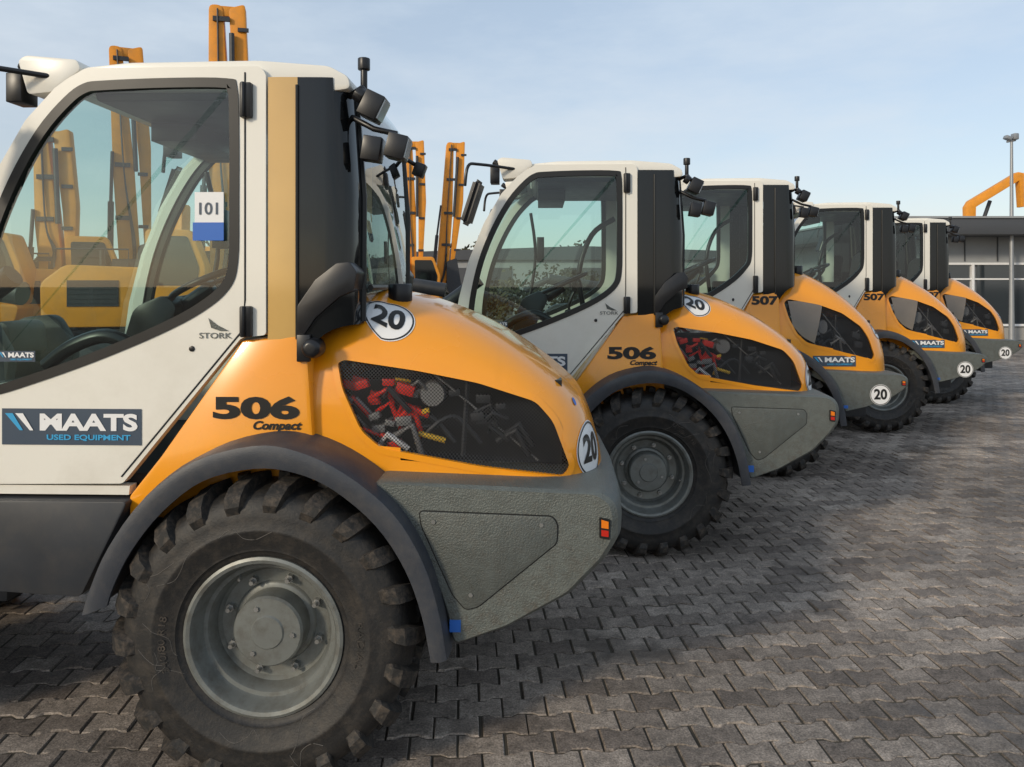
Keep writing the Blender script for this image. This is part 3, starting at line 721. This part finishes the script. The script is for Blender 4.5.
# ------------------------------------------------------------------ background machines
M['ybg']=pbr('machine_yellow',(.78,.29,.014),.5,var=.12,vscale=2,dirt=(.32,.17,.05),dirtamt=.45)
def child(root,name,bm,mat,**k):
    me=tomesh(bm,name,mat,**k); ob=bpy.data.objects.new(name,me); COL.objects.link(ob); ob.parent=root; return ob
def excavator(X,Y,top,yaw,lean=0,scale=1):
    root=bpy.data.objects.new('excavator',None); COL.objects.link(root); root.location=(X,Y,0); root.rotation_euler=(0,0,math.radians(yaw)); root.scale=(scale,)*3
    bm=bmesh.new()
    for sg in (1,-1):
        prism(bm,fillet([(-1.5,.1),(-1.3,.02),(1.3,.02),(1.5,.1),(1.65,.42),(1.45,.74),(-1.45,.74),(-1.65,.42)],.12,4),sg*.75,sg*1.2)
    box(bm,(0,0,.65),(1.4,1.6,.35)); child(root,'tracks',bm,'frame',bev=.02)
    bm=bmesh.new()
    for sg in (1,-1):
        for i in range(6): tube(bm,[(-1.2+.48*i,sg*1.14,.22),(-1.2+.48*i,sg*1.23,.22)],.14,14)
    child(root,'track_rollers',bm,'ybg')
    bm=bmesh.new(); prism(bm,fillet([(-1.7,.95),(1.1,.95),(1.2,1.35),(.2,1.42),(.1,2.1),(-1.3,2.15),(-1.72,1.8)],.12,4),-1.15,1.15); child(root,'house',bm,'ybg',bev=.04)
    bm=bmesh.new(); box(bm,(-.8,-1.16,1.6),(.9,.02,.5)); 
    for i in range(5): box(bm,(-.8,-1.175,1.42+.09*i),(.86,.02,.03))
    box(bm,(-.3,-.6,2.2),(.5,.4,.15)); tube(bm,[(-1.0,.3,2.1),(-1.0,.3,2.5)],.05,10)
    tube(bm,[(-1.5,-1.05,2.1),(-1.5,-1.05,2.45),(-.2,-1.05,2.45),(-.2,-1.05,2.1)],.02,6)
    child(root,'house_grille',bm,'frame')
    bm=bmesh.new(); prism(bm,fillet([(.15,1.35),(1.15,1.35),(1.22,2.1),(.95,2.85),(.1,2.85)],.1,4),-1.12,-.25); child(root,'cab_shell',bm,'ybg',bev=.04)
    bm=bmesh.new(); prism(bm,fillet([(.25,1.75),(1.06,1.75),(1.1,2.1),(.88,2.72),(.22,2.72)],.06,3),-1.135,-.235); child(root,'cab_windows',bm,'dglass')
    H=top; l=lean
    bm=bmesh.new()
    prism(bm,fillet([(1.0,1.1),(1.35,1.1),(1.62,2.2),(1.52+l*.5,H*.62),(1.30+l,H),(1.02+l,H),(1.06+l*.5,H*.6),(1.15,2.2)],.12,4),.05,.38)
    prism(bm,fillet([(1.42+l,H-.05),(1.75+l,H+.06),(1.90+l*.6,H*.68),(1.85,H*.34),(1.70,H*.34),(1.62+l*.5,H*.65)],.08,3),.07,.36)
    box(bm,(1.3+l,.215,H-.12),(.5,.28,.22)); child(root,'boom',bm,'ybg',bev=.02)
    bm=bmesh.new()
    tube(bm,[(.95,.0,1.5),(1.0+l*.3,.0,H*.5)],.07,10); tube(bm,[(1.0+l*.3,0,H*.5),(1.05+l*.5,0,H*.66)],.04,10)
    tube(bm,[(1.56+l*.5,-.02,H*.60),(1.5+l*.9,-.02,H*.92)],.055,10)
    for k in range(4): tube(bm,catmull([(1.1,.0,1.3),(1.45+.02*k,.0,2.4),(1.3+l*.5,.0,H*.6),(1.2+l,.0+.02*k,H-.1)],6),.018,6)
    child(root,'boom_cylinders',bm,'frame')
    bm=bmesh.new()
    for q in (.45,.62,.8,.96): box(bm,(1.28+l*q,.03,H*q),(.34,.05,.10)); box(bm,(1.72+l*q,.05,H*q-.2),(.22,.05,.08))
    child(root,'boom_brackets',bm,'frame')
    bm=bmesh.new(); prism(bm,fillet([(1.55,H*.36),(1.95,H*.38),(2.15,H*.22),(1.9,H*.14),(1.55,H*.22)],.08,3),-.1,.55); child(root,'bucket',bm,'frame')
    return root
excavator(-11.6,17.0,5.2,12); excavator(-10.45,18.2,7.5,25,-.1); excavator(-7.5,16.2,7.72,14,.1)
excavator(-5.3,30,7.35,8,.15); excavator(-4.15,31,7.5,10,.55)
excavator(-14.5,16.5,4.2,-10); excavator(-8.0,21.5,4.0,160)
def crane(X,Y):
    root=bpy.data.objects.new('mobile_crane',None); COL.objects.link(root); root.location=(X,Y,0)
    bm=bmesh.new(); box(bm,(0,0,1.2),(7,2.4,.7)); box(bm,(3.0,0,1.9),(1.6,2.4,1.6)); box(bm,(-1.5,0,2.2),(2.6,2.2,1.3)); child(root,'carrier',bm,'ybg',bev=.06)
    bm=bmesh.new()
    for x in (-2.5,-1.2,2.0,3.0):
        for sg in (1,-1): tube(bm,[(x,sg*.85,.55),(x,sg*1.22,.55)],.55,20)
    child(root,'wheels',bm,'rubber')
    bm=bmesh.new(); prism(bm,[(-1.8,2.4),(-1.5,2.4),(-1.45,5.0),(.35,6.1),(.42,5.0),(.55,5.0),(.55,6.4),(.3,6.45),(-1.7,5.25),(-1.85,5.0)],-.16,.16); child(root,'boom',bm,'ybg',bev=.02)
    bm=bmesh.new(); tube(bm,[(-1.2,.3,3.6),(-.6,.3,5.3)],.08,8); child(root,'boom_cylinder',bm,'frame')
crane(20.7,32.5)
# ------------------------------------------------------------------ building, lamp, far setting
M['clad']=pbr('light_cladding',(.30,.31,.32),.6,var=.05,vscale=.6,dirt=(.20,.20,.19),dirtamt=.4)
M['dark_clad']=pbr('dark_fascia',(.06,.064,.072),.5,var=.08,vscale=.8)
M['win']=pbr('window_glass',(.03,.038,.045),.06,coat=1,var=.2,vscale=.3,rvar=.02)
M['conc']=pbr('concrete',(.33,.32,.30),.85,var=.12,vscale=1.5)
M['galv']=pbr('galvanised_steel',(.33,.34,.35),.5,metal=.5)
root=bpy.data.objects.new('showroom_building',None); COL.objects.link(root)
bx0,bx1,by=12.2,34,25.0
bm=bmesh.new(); box(bm,((bx0+bx1)/2,by+6,1.7),(bx1-bx0,12,3.4)); child(root,'walls',bm,'clad')
bm=bmesh.new(); box(bm,((bx0+bx1)/2-.4,by+5.6,3.55),(bx1-bx0+1.6,13.6,.5)); child(root,'roof_fascia',bm,'dark_clad',bev=.02)
bm=bmesh.new(); box(bm,((bx0+bx1)/2-.4,by+5.6,3.83),(bx1-bx0+1.7,13.7,.06)); child(root,'roof_edge',bm,'clad')
bm=bmesh.new(); x=bx0+.5
while x<bx1-2: box(bm,(x+1.0,by-.01,1.45),(1.85,.06,1.9)); x+=2.1
child(root,'windows',bm,'win')
bm=bmesh.new(); x=bx0+.42
while x<bx1-1: box(bm,(x,by-.06,1.45),(.08,.1,2.0)); x+=2.1
box(bm,((bx0+bx1)/2,by-.055,2.44),(bx1-bx0-.6,.09,.07)); box(bm,((bx0+bx1)/2,by-.065,.48),(bx1-bx0-.6,.12,.07)); box(bm,((bx0+bx1)/2,by-.05,1.95),(bx1-bx0-.6,.07,.05))
child(root,'window_frames',bm,'decalw')
bm=bmesh.new(); x=bx0+.2
while x<bx1: box(bm,(x,by-.02,2.92),(.03,.03,.8)); x+=1.05
child(root,'cladding_joints',bm,'dark_clad')
bm=bmesh.new(); box(bm,((bx0+bx1)/2,by-.03,.2),(bx1-bx0+.05,.08,.4)); child(root,'plinth',bm,'conc')
bm=bmesh.new(); 
for x in (14,19,26): box(bm,(x,by+6,4.0),(1.2,1.2,.35))
child(root,'roof_units',bm,'clad',bev=.02)
root=bpy.data.objects.new('warehouse',None); COL.objects.link(root)
bm=bmesh.new(); box(bm,(4,52,1.6),(34,14,3.2)); child(root,'walls',bm,'clad')
bm=bmesh.new(); prism(bm,[(-13.5,3.2),(21.5,3.2),(21.5,3.4),(4,4.0),(-13.5,3.4)],44.7,59.3); child(root,'roof',bm,'dark_clad')
bm=bmesh.new()
for x in (-9,-2,5,12): box(bm,(x,44.97,1.4),(4,.08,2.7))
child(root,'roller_doors',bm,'dark_clad')
root=bpy.data.objects.new('street_lamp',None); COL.objects.link(root); root.location=(15.5,24.2,0)
bm=bmesh.new(); tube(bm,[(0,0,0),(0,0,1),(0,0,6.2)],[.09,.075,.04],12); tube(bm,[(-.15,0,6.2),(.12,0,6.25)],.03,8); child(root,'pole',bm,'galv')
bm=bmesh.new(); box(bm,(-.12,0,6.32),(.2,.2,.12),Matrix.Rotation(.4,4,'Y')); box(bm,(.10,0,6.36),(.16,.2,.2)); child(root,'lamp_head',bm,'galv',bev=.03)
m,nt,b=newmat('foliage'); M['foliage']=m
gi=nt.nodes.new('ShaderNodeTexCoord'); n=nt.nodes.new('ShaderNodeTexNoise'); n.inputs['Scale'].default_value=.5; n.inputs['Detail'].default_value=5
nt.links.new(gi.outputs['Object'],n.inputs[0]); cr=nt.nodes.new('ShaderNodeValToRGB'); cr.color_ramp.elements[0].position=.35; cr.color_ramp.elements[0].color=(.025,.028,.012,1); cr.color_ramp.elements[1].position=.68; cr.color_ramp.elements[1].color=(.10,.085,.04,1)
nt.links.new(n.outputs['Fac'],cr.inputs[0]); nt.links.new(cr.outputs[0],b.inputs['Base Color']); b.inputs['Roughness'].default_value=.8
def foliage(name,cnt,x0,dx,y0,y1,h0,h1,r0,r1,s0,s1,seed):
    R_=random.Random(seed); vs=[];fs=[]; g=R_.gauss
    for t in range(cnt):
        cx_=x0+t*dx+R_.uniform(-1,1)*dx*.4; cy=R_.uniform(y0,y1); h=R_.uniform(h0,h1); R=R_.uniform(r0,r1)
        for (x,y,z,r) in [(cx_+g(0,R*.5),cy+g(0,R*.5),R_.uniform(.3,h),R_.uniform(.3,.55)*R) for _ in range(14)]:
            for _ in range(26):
                v=Vector((g(0,1),g(0,1),g(0,1))).normalized()*r*R_.uniform(.5,1.05); c=Vector((x,y,max(.05,z+v.z)))+Vector((v.x,v.y,0)); s=R_.uniform(s0,s1)
                a=Vector((g(0,1),g(0,1),g(0,1))).normalized()*s; b_=a.orthogonal().normalized()*s*.7
                k=len(vs); vs+=[tuple(c-a),tuple(c+b_),tuple(c+a),tuple(c-b_)]; fs.append((k,k+1,k+2,k+3))
    COL.objects.link(bpy.data.objects.new(name,rawmesh(name,vs,fs,'foliage')))
foliage('distant_tree_line',70,-75,2.2,62,74,3.0,5.5,1.6,2.8,.12,.28,1)
foliage('hedge',24,-2,.9,38,40,1.6,2.6,.9,1.4,.07,.16,2)
# ------------------------------------------------------------------ world, sun, camera
EL,AZ=math.radians(22),math.radians(222)
w=bpy.data.worlds.new('World'); scene.world=w; w.use_nodes=True; nt=w.node_tree; bg=nt.nodes['Background']
sky=nt.nodes.new('ShaderNodeTexSky'); sky.sky_type='NISHITA'; sky.sun_disc=False; sky.sun_elevation=EL; sky.sun_rotation=AZ
sky.air_density=1.0; sky.dust_density=1.0; sky.ozone_density=1.8
tc=nt.nodes.new('ShaderNodeTexCoord'); mp=nt.nodes.new('ShaderNodeMapping'); mp.inputs['Scale'].default_value=(1,1,3.2)
n=nt.nodes.new('ShaderNodeTexNoise'); n.inputs['Scale'].default_value=2.6; n.inputs['Detail'].default_value=6; n.inputs['Roughness'].default_value=.6
nt.links.new(tc.outputs['Generated'],mp.inputs[0]); nt.links.new(mp.outputs[0],n.inputs[0])
r=nt.nodes.new('ShaderNodeMapRange'); r.inputs[1].default_value=.40; r.inputs[2].default_value=.74; r.inputs[3].default_value=.48; r.inputs[4].default_value=.85
nt.links.new(n.outputs['Fac'],r.inputs[0])
sp=nt.nodes.new('ShaderNodeSeparateXYZ'); nt.links.new(tc.outputs['Generated'],sp.inputs[0])
hz=nt.nodes.new('ShaderNodeMapRange'); hz.inputs[1].default_value=0; hz.inputs[2].default_value=.35; nt.links.new(sp.outputs[2],hz.inputs[0])
hc=nt.nodes.new('ShaderNodeMix'); hc.data_type='RGBA'; hc.inputs[6].default_value=(6.0,5.95,5.9,1); hc.inputs[7].default_value=(5.0,5.75,6.5,1); nt.links.new(hz.outputs[0],hc.inputs[0])
mx=nt.nodes.new('ShaderNodeMix'); mx.data_type='RGBA'
nt.links.new(r.outputs[0],mx.inputs[0]); nt.links.new(sky.outputs[0],mx.inputs[6]); nt.links.new(hc.outputs[2],mx.inputs[7]); nt.links.new(mx.outputs[2],bg.inputs[0]); bg.inputs[1].default_value=.14
sd=Vector((math.sin(AZ)*math.cos(EL),math.cos(AZ)*math.cos(EL),math.sin(EL)))
l=bpy.data.lights.new('sun','SUN'); l.energy=2.2; l.angle=math.radians(7); l.color=(1,.86,.66)
so=bpy.data.objects.new('sun',l); COL.objects.link(so); so.rotation_euler=sd.to_track_quat('Z','Y').to_euler()
cam=bpy.data.cameras.new('camera'); cam.sensor_width=36; cam.lens=780/1024*36; cam.shift_y=-98.5/1024; cam.clip_end=2000; cam.clip_start=.05
co=bpy.data.objects.new('camera',cam); COL.objects.link(co); co.location=(0,0,1.76); co.rotation_euler=(math.radians(90),0,0); scene.camera=co
scene.view_settings.view_transform='Standard'; scene.view_settings.look='None'; scene.view_settings.exposure=0
